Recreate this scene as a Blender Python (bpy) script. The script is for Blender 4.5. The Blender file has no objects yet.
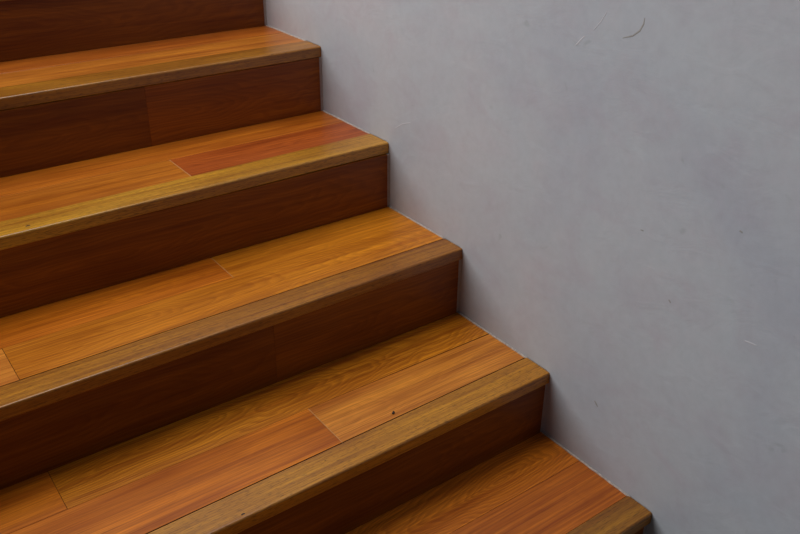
import bpy, bmesh, math, random
from mathutils import Vector, Matrix, noise

random.seed(7)
S = bpy.context.scene
COL = S.collection

# ------------------------------------------------------------------ helpers
def link(o, parent=None):
    COL.objects.link(o)
    if parent is not None:
        o.parent = parent
    return o

def mesh_object(name, bm, mats, parent=None, smooth=False):
    me = bpy.data.meshes.new(name)
    bmesh.ops.recalc_face_normals(bm, faces=bm.faces)
    bm.to_mesh(me)
    bm.free()
    for m in mats:
        me.materials.append(m)
    if smooth:
        for p in me.polygons:
            p.use_smooth = True
    return link(bpy.data.objects.new(name, me), parent)

def new_bm():
    bm = bmesh.new()
    bm.loops.layers.float_color.new('tint')
    bm.loops.layers.float_color.new('seed')
    bm.loops.layers.float_color.new('grain')
    bm.loops.layers.float_color.new('figure')
    return bm

def srgb(r, g, b):
    f = lambda c: (c / 255 / 12.92) if c / 255 <= .04045 else ((c / 255 + .055) / 1.055) ** 2.4
    return (f(r), f(g), f(b))

def paint(bm, faces, tint, seed, fig=(.25, .05, .03, 0)):
    """per-board attributes: colour, noise offset, board-centred grain coordinates, growth-ring figure (strength, depth of cut, tilt, along-offset)"""
    lg = bm.loops.layers.float_color['grain']
    lf = bm.loops.layers.float_color['figure']
    vs = [v.co for f in faces for v in f.verts]
    cx = max(v.x for v in vs)
    cy = (max(v.y for v in vs) + min(v.y for v in vs)) / 2
    cz = (max(v.z for v in vs) + min(v.z for v in vs)) / 2
    tall = max(v.z for v in vs) - min(v.z for v in vs) > .06
    for f in faces:
        for l in f.loops:
            c = l.vert.co
            l[lg] = (c.x - cx, (c.z - cz) if tall else (c.y - cy), 0, 1)
            l[lf] = (fig[0], fig[1] + 5, fig[2] + 5, 1)
    lt = bm.loops.layers.float_color['tint']
    ls = bm.loops.layers.float_color['seed']
    for f in faces:
        for l in f.loops:
            l[lt] = (*tint, 1)
            l[ls] = (*seed, 1)

def seed3():
    return (random.uniform(0, 9), random.uniform(0, 9), random.uniform(0, 9))

def add_extrusion(bm, profile_a, profile_b, tint, seed, mat=0, segs=1, fig=(.25, .05, .03)):
    """profile lists of (x, y, z) at the left and the right end; side faces + caps."""
    rows = []
    for k in range(segs + 1):
        t = k / segs
        rows.append([bm.verts.new([a[i] * (1 - t) + b[i] * t for i in range(3)]) for a, b in zip(profile_a, profile_b)])
    n = len(profile_a)
    fs = []
    for ra, rb in zip(rows[:-1], rows[1:]):
        for i in range(n):
            j = (i + 1) % n
            fs.append(bm.faces.new((ra[i], ra[j], rb[j], rb[i])))
    fs.append(bm.faces.new(rows[0]))
    fs.append(bm.faces.new(list(reversed(rows[-1]))))
    for f in fs:
        f.material_index = mat
    paint(bm, fs, tint, seed, fig)
    return fs

def board(bm, xl, xr, yfl, yfr, ybl, ybr, zt, th, tint, seed, ch=.0006, mat=0, tilt=0.0, fig=(.25, .05, .03), dark_sides=False):
    """a board lying flat: front/back y at its left and right ends, top edges eased by ch."""
    def prof(x, yf, yb, dz):
        z = zt + dz
        return [(x, yf, z - th), (x, yf, z - ch), (x, yf + ch, z), (x, yb - ch, z), (x, yb, z - ch), (x, yb, z - th)]
    fs = add_extrusion(bm, prof(xl, yfl, ybl, 0), prof(xr, yfr, ybr, tilt), tint, seed, mat, 1, fig)
    if dark_sides:
        for k in (0, 4, 5, 6, 7):
            fs[k].material_index = 1  # edge faces painted dark to stand in for shade inside the gaps
    return fs

def panel(bm, xl, xr, yl, yr, zb, zt, th, tint, seed, mat=0, ch=.0003, fig=(.3, .05, .04)):
    """an upright riser board facing -y, its vertical edges eased by ch."""
    a = [(xl, yl + th), (xl, yl + ch), (xl + ch, yl), (xr - ch, yr), (xr, yr + ch), (xr, yr + th)]
    return add_extrusion(bm, [(x, y, zb) for x, y in a], [(x, y, zt) for x, y in a], tint, seed, mat, 1, fig)

# ------------------------------------------------------------------ materials
class NT:
    def __init__(self, name):
        self.m = bpy.data.materials.new(name)
        self.m.use_nodes = True
        self.t = self.m.node_tree
        self.t.nodes.clear()
        self.out = self.n('ShaderNodeOutputMaterial')
    def n(self, kind, **kw):
        nd = self.t.nodes.new(kind)
        for k, v in kw.items():
            setattr(nd, k, v)
        return nd
    def l(self, a, b):
        self.t.links.new(a, b)
    def val(self, sock, v):
        if hasattr(v, 'node'):
            self.l(v, sock)
        else:
            sock.default_value = v
    def math(self, op, a, b=0.0, c=None, clamp=False):
        nd = self.n('ShaderNodeMath', operation=op, use_clamp=clamp)
        self.val(nd.inputs[0], a); self.val(nd.inputs[1], b)
        if c is not None: self.val(nd.inputs[2], c)
        return nd.outputs[0]
    def vmul(self, v, s):
        nd = self.n('ShaderNodeVectorMath', operation='MULTIPLY')
        self.l(v, nd.inputs[0]); nd.inputs[1].default_value = s
        return nd.outputs[0]
    def vadd(self, a, b):
        nd = self.n('ShaderNodeVectorMath', operation='ADD')
        self.l(a, nd.inputs[0]); self.l(b, nd.inputs[1])
        return nd.outputs[0]
    def noise(self, v, scale=1.0, detail=3.0, rough=.5, dist=0.0):
        nd = self.n('ShaderNodeTexNoise')
        self.l(v, nd.inputs['Vector'])
        nd.inputs['Scale'].default_value = scale
        nd.inputs['Detail'].default_value = detail
        nd.inputs['Roughness'].default_value = rough
        nd.inputs['Distortion'].default_value = dist
        return nd.outputs['Fac']
    def ramp(self, f, stops):
        nd = self.n('ShaderNodeValToRGB')
        self.l(f, nd.inputs[0])
        e = nd.color_ramp.elements
        while len(e) < len(stops): e.new(.5)
        for el, (p, c) in zip(e, stops):
            el.position = p; el.color = (*c, 1)
        return nd.outputs[0]
    def mix(self, kind, f, a, b):
        nd = self.n('ShaderNodeMix', data_type='RGBA', blend_type=kind)
        self.val(nd.inputs[0], f)
        for s, v in ((nd.inputs[6], a), (nd.inputs[7], b)):
            if hasattr(v, 'node'): self.l(v, s)
            else: s.default_value = (*v, 1)
        return nd.outputs[2]

def wood_material(name, figure=1.0, fibre=1.0, rough=.34, flecks=0.0, spec=.5, bump=.12, ring_scale=1.0):
    t = NT(name)
    co = t.n('ShaderNodeTexCoord').outputs['Object']
    sd = t.n('ShaderNodeAttribute', attribute_name='seed').outputs['Vector']
    tint = t.n('ShaderNodeAttribute', attribute_name='tint').outputs['Color']
    base = t.vadd(co, sd)
    # growth rings: a flat-sawn board cuts the rings of a slightly tilted trunk -> cathedral arches
    gr = t.n('ShaderNodeSeparateXYZ'); t.l(t.n('ShaderNodeAttribute', attribute_name='grain').outputs['Vector'], gr.inputs[0])
    fg = t.n('ShaderNodeSeparateXYZ'); t.l(t.n('ShaderNodeAttribute', attribute_name='figure').outputs['Vector'], fg.inputs[0])
    wander = t.math('SUBTRACT', t.noise(t.vmul(base, (5.0, 15.0, 15.0)), 1.0, 2.5, .5, .3), .5)
    wander2 = t.math('SUBTRACT', t.noise(t.vmul(base, (3.0, 9.0, 9.0)), 1.0, 2.0, .5), .5)
    depth = t.math('ADD', t.math('SUBTRACT', fg.outputs[1], 5.0), t.math('MULTIPLY', gr.outputs[0], t.math('SUBTRACT', fg.outputs[2], 5.0)))
    depth = t.math('ADD', depth, t.math('MULTIPLY', wander, .06))
    acr = t.math('ADD', gr.outputs[1], t.math('MULTIPLY', wander2, .07))
    rad = t.math('SQRT', t.math('ADD', t.math('MULTIPLY', acr, acr), t.math('MULTIPLY', depth, depth)))
    saw = t.math('FRACT', t.math('MULTIPLY', rad, 165.0 * ring_scale))
    edge = t.math('SMOOTH_MIN', t.math('MULTIPLY', t.math('SUBTRACT', 1.0, saw), 4.0), 1.0, .2)
    ring = t.math('MULTIPLY', t.math('MULTIPLY', t.math('POWER', saw, 1.6), edge), fg.outputs[0])
    fib = t.noise(t.vmul(base, (7.0, 420.0, 420.0)), 1.0, 3.0, .6)
    streak = t.noise(t.vmul(base, (1.6, 46.0, 46.0)), 1.0, 4.0, .6)
    blot = t.noise(t.vmul(base, (4.0, 11.0, 11.0)), 1.0, 2.0, .5)
    c = t.mix('MULTIPLY', 1.0, tint, t.ramp(streak, [(.22, (.66, .48, .36)), (.5, (1, 1, 1)), (.78, (1.30, 1.38, 1.15))]))
    c = t.mix('MULTIPLY', t.math('MULTIPLY', ring, .68 * figure), c, (.46, .31, .20))
    c = t.mix('MULTIPLY', t.math('MULTIPLY', t.math('SUBTRACT', 1.0, saw), fg.outputs[0]), c, (1.10, 1.14, 1.1))
    mid = t.noise(t.vmul(base, (2.6, 170.0, 170.0)), 1.0, 3.0, .65)
    c = t.mix('MULTIPLY', fibre, c, t.ramp(mid, [(.28, (.72, .62, .50)), (.5, (1, 1, 1)), (.72, (1.18, 1.22, 1.14))]))
    c = t.mix('MULTIPLY', 1.0, c, t.ramp(blot, [(.25, (.78, .70, .62)), (.55, (1, 1, 1)), (.8, (1.12, 1.18, 1.1))]))
    c = t.mix('MULTIPLY', fibre, c, t.ramp(fib, [(.30, (.66, .58, .48)), (.55, (1, 1, 1)), (.75, (1.16, 1.16, 1.14))]))
    if flecks:
        pores = t.noise(t.vmul(base, (70.0, 620.0, 620.0)), 1.0, 1.0, .5)
        c = t.mix('MULTIPLY', flecks, c, t.ramp(pores, [(.33, (.38, .34, .28)), (.45, (1, 1, 1))]))
    p = t.n('ShaderNodeBsdfPrincipled')
    t.l(c, p.inputs['Base Color'])
    r = t.math('ADD', rough - .06, t.math('MULTIPLY', blot, .14))
    t.l(r, p.inputs['Roughness'])
    p.inputs['Specular IOR Level'].default_value = spec
    b = t.n('ShaderNodeBump')
    b.inputs['Strength'].default_value = bump
    b.inputs['Distance'].default_value = .0006
    t.l(t.math('ADD', fib, t.math('MULTIPLY', ring, -.5)), b.inputs['Height'])
    t.l(b.outputs[0], p.inputs['Normal'])
    t.l(p.outputs[0], t.out.inputs[0])
    return t.m

def plain_material(name, col, rough=.8, var=.2, scale=60):
    t = NT(name)
    co = t.n('ShaderNodeTexCoord').outputs['Object']
    f = t.noise(co, scale, 3.0, .6)
    c = t.mix('MULTIPLY', 1.0, col, t.ramp(f, [(.3, (1 - var,) * 3), (.7, (1 + var,) * 3)]))
    p = t.n('ShaderNodeBsdfPrincipled')
    t.l(c, p.inputs['Base Color'])
    p.inputs['Roughness'].default_value = rough
    t.l(p.outputs[0], t.out.inputs[0])
    return t.m

def plaster_material(name):
    t = NT(name)
    co = t.n('ShaderNodeTexCoord').outputs['Object']
    big = t.noise(co, 2.2, 4.0, .55, .6)
    mid = t.noise(t.vmul(co, (1, .8, 1.2)), 9.0, 4.0, .6, .8)
    fine = t.noise(co, 60.0, 3.0, .6)
    c = t.ramp(big, [(.30, srgb(179, 182, 190)), (.5, srgb(187, 190, 195)), (.72, srgb(195, 194, 197))])
    c = t.mix('MULTIPLY', 1.0, c, t.ramp(mid, [(.3, (.97, .925, .94)), (.5, (1, 1, 1)), (.72, (1.01, 1.035, 1.03))]))
    c = t.mix('MULTIPLY', .6, c, t.ramp(fine, [(.3, (.93, .93, .925)), (.6, (1, 1, 1)), (.8, (1.035, 1.035, 1.035))]))
    # sparse grey dabs
    dab = t.noise(t.vmul(co, (1, 1, 1)), 24.0, 1.0, .4, 1.2)
    c = t.mix('MULTIPLY', 1.0, c, t.ramp(dab, [(.19, (.88, .89, .87)), (.26, (1, 1, 1))]))
    p = t.n('ShaderNodeBsdfPrincipled')
    t.l(c, p.inputs['Base Color'])
    p.inputs['Roughness'].default_value = .62
    p.inputs['Specular IOR Level'].default_value = .3
    trowel = t.noise(t.vmul(co, (1, 5.0, 9.0)), 2.0, 4.0, .55, 1.4)
    h = t.math('ADD', t.math('MULTIPLY', trowel, 1.0), t.math('MULTIPLY', fine, .12))
    b = t.n('ShaderNodeBump')
    b.inputs['Strength'].default_value = .14
    b.inputs['Distance'].default_value = .006
    t.l(h, b.inputs['Height'])
    t.l(b.outputs[0], p.inputs['Normal'])
    t.l(p.outputs[0], t.out.inputs[0])
    return t.m

M_TREAD = wood_material('varnished_tread_wood', figure=1.0, fibre=.85, rough=.34, spec=.4)
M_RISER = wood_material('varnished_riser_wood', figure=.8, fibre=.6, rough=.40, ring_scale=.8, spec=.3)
M_NOSE = wood_material('varnished_nosing_wood', figure=.25, fibre=.9, rough=.30, flecks=.7, spec=.6)
M_DARK = plain_material('dark_joint', srgb(38, 20, 10), .9)
M_CAULK = plain_material('pale_joint_filler', srgb(182, 170, 160), .85, .3, 160)
M_PALE = plain_material('pale_wood_joint', srgb(196, 140, 84), .6, .15, 90)
M_BEAD = plain_material('grey_joint_filler', srgb(160, 152, 150), .85, .12, 90)
M_KNOT_SEAM = plain_material('dark_knot_and_seam_shade', srgb(48, 30, 14), .6)
M_WALL = plaster_material('grey_plaster')
M_SCRATCH = plain_material('plaster_scratch_light', srgb(198, 198, 202), .7, .03)
M_CRACK = plain_material('plaster_crack_dark', srgb(156, 153, 148), .8, .08)
M_FLOOR = plain_material('landing_floor_stone', srgb(120, 105, 92), .5, .12, 12)

# ------------------------------------------------------------------ stair data (metres)
RISE = .165
XL = -1.62                    # free left end of the flight, outside the frame
XT, XN, XR = .0030, .0064, -.0012   # right ends of treads, nosings, risers
XW = .0060                    # face of the plaster wall
TH = .0268
STEPS = [                     # nosing front y at x=0, its slope, top z, riser-behind y, its slope, seam depth left(-.95)/right
    dict(y=-.0037, s=.000, z=.0041, by=.2966, bs=-.0013, sl=.0585, sr=.0602),
    dict(y=.2939, s=.0020, z=.1611, by=.5930, bs=-.0027, sl=.0600, sr=.0710),
    dict(y=.5904, s=.0043, z=.3286, by=.8729, bs=-.0052, sl=.0607, sr=.0640),
    dict(y=.8773, s=.0038, z=.4937, by=1.1758, bs=.0040, sl=.0690, sr=.0790),
    dict(y=1.1762, s=.0016, z=.6624, by=1.4632, bs=-.0058, sl=.0800, sr=.0735),
    dict(y=1.4575, s=-.005, z=.8262, by=1.752, bs=0, sl=.070, sr=.070),
]
T = lambda r, g, b: srgb(r, g, b)
GOLD, ORANGE, RED, TAN = T(213, 130, 28), T(206, 114, 22), T(184, 92, 22), T(220, 138, 50)
STRAW, AMBER = T(188, 112, 34), T(180, 98, 30)
# per step: y of the middle seam (relative to nosing), rear and front boards [(x_right, tint, figure, joint at its right end)...]
N0, N1 = (.22, .06, .03), (.3, .05, .06)
PLANKS = [
    dict(mid=.1880, gap=.0007, rear=[(XT, T(212, 120, 28), (.9, .044, .25), 0), (-.70, ORANGE, N1, 0)], front=[(XT, T(190, 102, 26), N0, 0), (-.80, ORANGE, N0, 0)]),
    dict(mid=.1900, gap=.0023, rear=[(XT, GOLD, (1.0, .10, .12), 0), (-.9335, ORANGE, N0, 1)], front=[(XT, TAN, (.35, .03, .004), 0), (-.4680, ORANGE, N0, 2), (-1.40, GOLD, N0, 1)]),
    dict(mid=.1770, gap=.0023, rear=[(XT, GOLD, (.3, .10, .02), 0), (-.4735, ORANGE, (.4, .05, .07), 2), (-1.40, TAN, N0, 1)], front=[(XT, GOLD, (.6, .108, .12), 0), (-.9345, TAN, N0, 1), (-1.40, GOLD, N0, 1)]),
    dict(mid=.1915, gap=.0004, rear=[(XT, T(196, 110, 28), N0, 0), (-1.2, GOLD, N0, 1)], front=[(XT, T(178, 86, 28), (.8, .03, .0), 0), (-.4680, T(192, 112, 28), N0, 2), (-1.2, ORANGE, N0, 1)]),
    dict(mid=.1900, gap=.0003, rear=[(XT, AMBER, N0, 0), (-1.1, GOLD, N0, 1)], front=[(XT, STRAW, N1, 0), (-.95, GOLD, N0, 1)]),
    dict(mid=.1900, gap=.0006, rear=[(XT, GOLD, N0, 0)], front=[(XT, ORANGE, N0, 0)]),
]
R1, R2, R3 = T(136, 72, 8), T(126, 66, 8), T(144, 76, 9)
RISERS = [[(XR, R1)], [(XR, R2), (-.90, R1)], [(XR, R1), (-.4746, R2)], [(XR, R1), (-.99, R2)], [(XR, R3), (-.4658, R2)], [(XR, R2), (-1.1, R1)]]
NOSE_T = [T(164, 108, 26), T(192, 128, 30), T(170, 108, 24), T(194, 136, 36), T(164, 106, 24), T(150, 100, 36)]
GAP = .0013

# ------------------------------------------------------------------ the staircase: tread (> nosing, joint filler), riser
stairs = bpy.data.objects.new('staircase', None)
link(stairs)
stairs['label'] = 'varnished orange-brown wooden staircase rising along the grey plaster wall'
stairs['category'] = 'staircase'

def lerp_seam(st, x):
    t = (x + .95) / .95
    return st['y'] + st['s'] * x + st['sl'] * (1 - t) + st['sr'] * t

for i, (st, pk) in enumerate(zip(STEPS, PLANKS)):
    zt = st['z']
    fy = lambda x: st['y'] + st['s'] * x
    by = lambda x: st['by'] + st['bs'] * x
    my = lambda x: st['y'] + pk['mid']
    # --- tread: two rows of boards on a dark sub-board
    bm = new_bm()
    for row in ('rear', 'front'):
        lst = pk[row]
        for k, (xr, tint, fig, joint) in enumerate(lst):
            cut = (.0014, .0008, .0016)[lst[k + 1][3]] if k + 1 < len(lst) else 0
            xl = lst[k + 1][0] + cut if k + 1 < len(lst) else XL
            sd = seed3()
            dz = random.uniform(-.0003, .0001)
            if row == 'rear':
                ya = lambda x: my(x) + .0002
                yb = lambda x: by(x) + .012
            else:
                ya = lambda x: lerp_seam(st, x) + pk['gap']
                yb = lambda x: my(x) - .0002 - (.0017 * max(0, 1 + x / .3) if i == 1 else 0)
            board(bm, xl, xr, ya(xl), ya(xr), yb(xl), yb(xr), zt - .0005 + dz, .009, tint, sd, fig=fig, ch=.0004, dark_sides=True)
            if k + 1 < len(lst) and lst[k + 1][3] == 2:      # pale filled butt joint
                board(bm, xl - cut, xl, ya(xl), ya(xl), min(yb(xl), by(xl)), min(yb(xl), by(xl)), zt - .0007, .009, (1, 1, 1), (0, 0, 0), mat=2, ch=.0002)
    board(bm, XL, XT, fy(XL) + .034, fy(XT) + .034, by(XL) + .012, by(XT) + .012, zt - .0102, .012, (.03, .015, .008), (0, 0, 0), mat=1)
    tread = mesh_object('tread', bm, [M_TREAD, M_DARK, M_PALE], stairs)
    # --- nosing strip with a rounded front edge
    bm = new_bm()
    rt, rb = .0042, .0022
    def prof(x):
        f, bk = fy(x), lerp_seam(st, x)
        pts = []
        for k in range(7):
            a = math.pi / 2 * k / 6
            pts.append((x, f + rt - rt * math.cos(a), zt - rt + rt * math.sin(a)))
        pts += [(x, bk - .0006, zt), (x, bk, zt - .0006), (x, bk, zt - .0098), (x, fy(x) + .033, zt - .0098), (x, fy(x) + .033, zt - TH)]
        for k in range(4):
            a = math.pi / 2 * k / 3
            pts.append((x, f + rb - rb * math.sin(a), zt - TH + rb - rb * math.cos(a)))
        return pts
    sd = seed3()
    pa, pb = prof(XL), prof(XN - .001)
    fs = add_extrusion(bm, pa, pb, NOSE_T[i], sd)
    fs[8].material_index = 1                       # back edge coloured dark, the seam's shade put into its colour
    for kx, ky, ka, kb in {1: [(-.7005, .2990 + .0035, .0038, .0017), (-.52, .335, .002, .0008)], 3: [(-.8227, .8950, .0050, .0022)]}.get(i, []):
        ring = [bm.verts.new((kx + ka * math.cos(q * .7854), ky + kb * math.sin(q * .7854) * (1.3 if q % 3 else .8), zt + .0001)) for q in range(8)]
        f = bm.faces.new(ring); f.material_index = 1
    o = mesh_object('nosing', bm, [M_NOSE, M_KNOT_SEAM], tread)
    o['label'] = 'duller olive-brown edge strip with rounded front'
    # --- riser boards, tucked under the nosing
    bm = new_bm()
    ry = (lambda x: STEPS[i - 1]['by'] + STEPS[i - 1]['bs'] * x) if i else (lambda x: STEPS[0]['y'] + .0075)
    zb = STEPS[i - 1]['z'] if i else -.1610
    lst = RISERS[i]
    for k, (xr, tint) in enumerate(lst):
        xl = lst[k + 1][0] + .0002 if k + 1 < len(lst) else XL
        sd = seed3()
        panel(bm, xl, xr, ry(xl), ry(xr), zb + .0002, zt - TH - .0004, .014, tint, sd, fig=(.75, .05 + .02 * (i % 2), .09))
    panel(bm, XL, XR - .001, ry(XL) + .0145, ry(XR) + .0145, zb + .0002, zt - TH - .0004, .008, (.03, .015, .008), (0, 0, 0), mat=1)
    mesh_object('riser', bm, [M_RISER, M_DARK], stairs)
    # --- ragged bead of pale filler between the wood and the wall
    bm = new_bm()
    N = 46
    y0, y1 = fy(0) + .010, by(0) - .0015
    prev = None
    for k in range(N + 1):
        y = y0 + (y1 - y0) * k / N
        j = lerp_seam(st, 0)
        lvl = .0006 + .0008 * noise.noise(Vector((y * 40, i * 3.1, 0)))
        inn = XT - .0008 - .0016 * max(0, noise.noise(Vector((y * 55, i * 7.7, 2))) + .15)
        if y < j: inn = XN - .0012
        row = [bm.verts.new((inn, y, zt - .0012)), bm.verts.new((inn + .0005, y, zt + .0002 + lvl * .4)), bm.verts.new((XW - .0003, y, zt + .0006 + lvl)), bm.verts.new((XW - .0003, y, zt - .004))]
        if prev:
            for a in range(3):
                bm.faces.new((prev[a], prev[a + 1], row[a + 1], row[a]))
        prev = row
    yr = ry(0)
    a = [(XR + .0003, yr + .010), (XR + .0003, yr + .0008), (XW - .0003, yr - .0012), (XW - .0003, yr + .010)]
    add_extrusion(bm, [(x, y, zb + .0004) for x, y in a], [(x, y, zt - TH - .0006) for x, y in a], (1, 1, 1), (0, 0, 0), 1)
    o = mesh_object('joint_filler', bm, [M_CAULK, M_BEAD], tread)
    o['label'] = 'ragged pale filler bead along the plaster wall'

# ------------------------------------------------------------------ a small dark chip lying by the seam of the second-lowest tread
bm = new_bm()
bmesh.ops.create_icosphere(bm, subdivisions=2, radius=1)
for v in bm.verts:
    k = 1 + .35 * noise.noise(v.co * 2.3)
    v.co = Vector((v.co.x * .0040 * k, v.co.y * .0024 * k, max(v.co.z, -.4) * .0024 * k * (1.5 if v.co.x > .2 else .8)))
zmin = min(v.co.z for v in bm.verts)
for v in bm.verts: v.co.z -= zmin
chip = mesh_object('wood_chip', bm, [M_KNOT_SEAM])
chip.location = (-.3400, .3752, STEPS[1]['z'] - .0004)
chip.rotation_euler = (0, 0, .5)
chip['label'] = 'tiny dark chip lying beside the edge strip of the second lowest tread'
chip['category'] = 'chip'

# ------------------------------------------------------------------ the setting
bm = new_bm()
bmesh.ops.create_grid(bm, x_segments=2, y_segments=2, size=.5)
for v in bm.verts:
    v.co = Vector((XW, -2.2 + (v.co.x + .5) * 6.4, -.161 + (v.co.y + .5) * 3.6))
wall = mesh_object('wall_right', bm, [M_WALL])
def wall_mark(bm, pts, w, mat):
    """a thin tapered ridge of plaster on the wall face, pts in (y, z)"""
    prev = None
    n = len(pts)
    for k, (y, z) in enumerate(pts):
        a = pts[max(k - 1, 0)]; b = pts[min(k + 1, n - 1)]
        d = Vector((b[0] - a[0], b[1] - a[1])).normalized()
        ww = w * (.25 + .75 * math.sin(math.pi * (k + .5) / n))
        nx, ny = -d.y * ww, d.x * ww
        row = [bm.verts.new((XW - .0001, y - nx, z - ny)), bm.verts.new((XW - .0004, y, z)), bm.verts.new((XW - .0001, y + nx, z + ny))]
        if prev:
            for q in range(2):
                f = bm.faces.new((prev[q], prev[q + 1], row[q + 1], row[q])); f.material_index = mat
        prev = row
MARKS = [([(0.3186, 0.8397), (0.3107, 0.8499), (0.3027, 0.8582)], 0.0016, 0),
         ([(0.2844, 0.8718), (0.2713, 0.8874), (0.2612, 0.9054)], 0.001, 0),
         ([(0.2212, 0.8708), (0.2016, 0.8778), (0.1891, 0.8881), (0.1833, 0.9002), (0.183, 0.9096)], 0.0016, 1),
         ([(0.3229, 0.8371), (0.3148, 0.8456), (0.3067, 0.8541)], 0.001, 0),
         ([(0.1709, 0.1654), (0.1662, 0.1609), (0.1615, 0.1564)], 0.002, 1),
         ([(-0.0529, 0.6297), (-0.0585, 0.6285)], 0.0018, 1),
         ([(0.1272, 0.5599), (0.1208, 0.5605)], 0.0014, 1),
         ([(-0.1022, 0.4542), (-0.111, 0.4552), (-0.1234, 0.4562)], 0.0016, 0),
         ([(0.0476, 0.4578), (0.0427, 0.4542)], 0.0018, 1),
         ([(0.8504, 0.5384), (0.8229, 0.5558), (0.7923, 0.5668)], 0.0012, 0)]
for pts, w_, mt in MARKS:
    bm = new_bm()
    wall_mark(bm, pts, w_, 0)
    o = mesh_object('plaster_mark', bm, [(M_SCRATCH, M_CRACK)[mt]], wall)
    o['kind'] = 'structure'
# outer thickness
sol = wall.modifiers.new('thickness', 'SOLIDIFY'); sol.thickness = .12; sol.offset = 1
wall['kind'] = 'structure'

bm = new_bm()
board(bm, XL - 1.0, XW, -2.2, -2.2, STEPS[0]['y'] + .0085, STEPS[0]['y'] + .0085, -.161, .05, (1, 1, 1), (0, 0, 0))
fl = mesh_object('floor', bm, [M_FLOOR])
fl['kind'] = 'structure'

# ------------------------------------------------------------------ light
def area(name, loc, target, size, power, col, sizey=None):
    d = bpy.data.lights.new(name, 'AREA')
    d.energy = power; d.color = col
    d.shape = 'RECTANGLE'; d.size = size; d.size_y = sizey or size
    o = bpy.data.objects.new(name, d)
    o.location = loc
    o.rotation_euler = (Vector(target) - Vector(loc)).to_track_quat('-Z', 'Y').to_euler()
    return link(o)

area('ceiling_light', (-.62, 1.45, 3.1), (-.62, 1.25, 0), 1.15, 40, (1.0, .965, .93), 1.7)
area('window_light', (-5.0, 2.45, 2.1), (0, 1.0, .9), 3.6, 152, (.96, .978, 1.0), 2.6)

w = bpy.data.worlds.new('World'); S.world = w
w.use_nodes = True
bg = w.node_tree.nodes['Background']
bg.inputs[0].default_value = (.80, .84, 1.0, 1)
bg.inputs[1].default_value = .05

# ------------------------------------------------------------------ camera
cam = bpy.data.cameras.new('camera')
cam.sensor_width = 36; cam.sensor_fit = 'HORIZONTAL'
cam.lens = 36 * .84762 * 1000 / 800
cam.clip_start = .02
co = bpy.data.objects.new('camera', cam)
yaw, pit, rol = .63612, -.49478, .01111
fwd = Vector((math.sin(yaw) * math.cos(pit), math.cos(yaw) * math.cos(pit), math.sin(pit)))
right = Vector((math.cos(yaw), -math.sin(yaw), 0)); up = right.cross(fwd)
r2 = right * math.cos(rol) + up * math.sin(rol)
u2 = -right * math.sin(rol) + up * math.cos(rol)
M = Matrix((r2, u2, -fwd)).transposed().to_4x4()
M.translation = Vector((-1.1147, -.69049, 1.19551))
co.matrix_world = M
link(co)
S.camera = co

S.view_settings.view_transform = 'Standard'
S.view_settings.look = 'None'
S.view_settings.exposure = 0.0
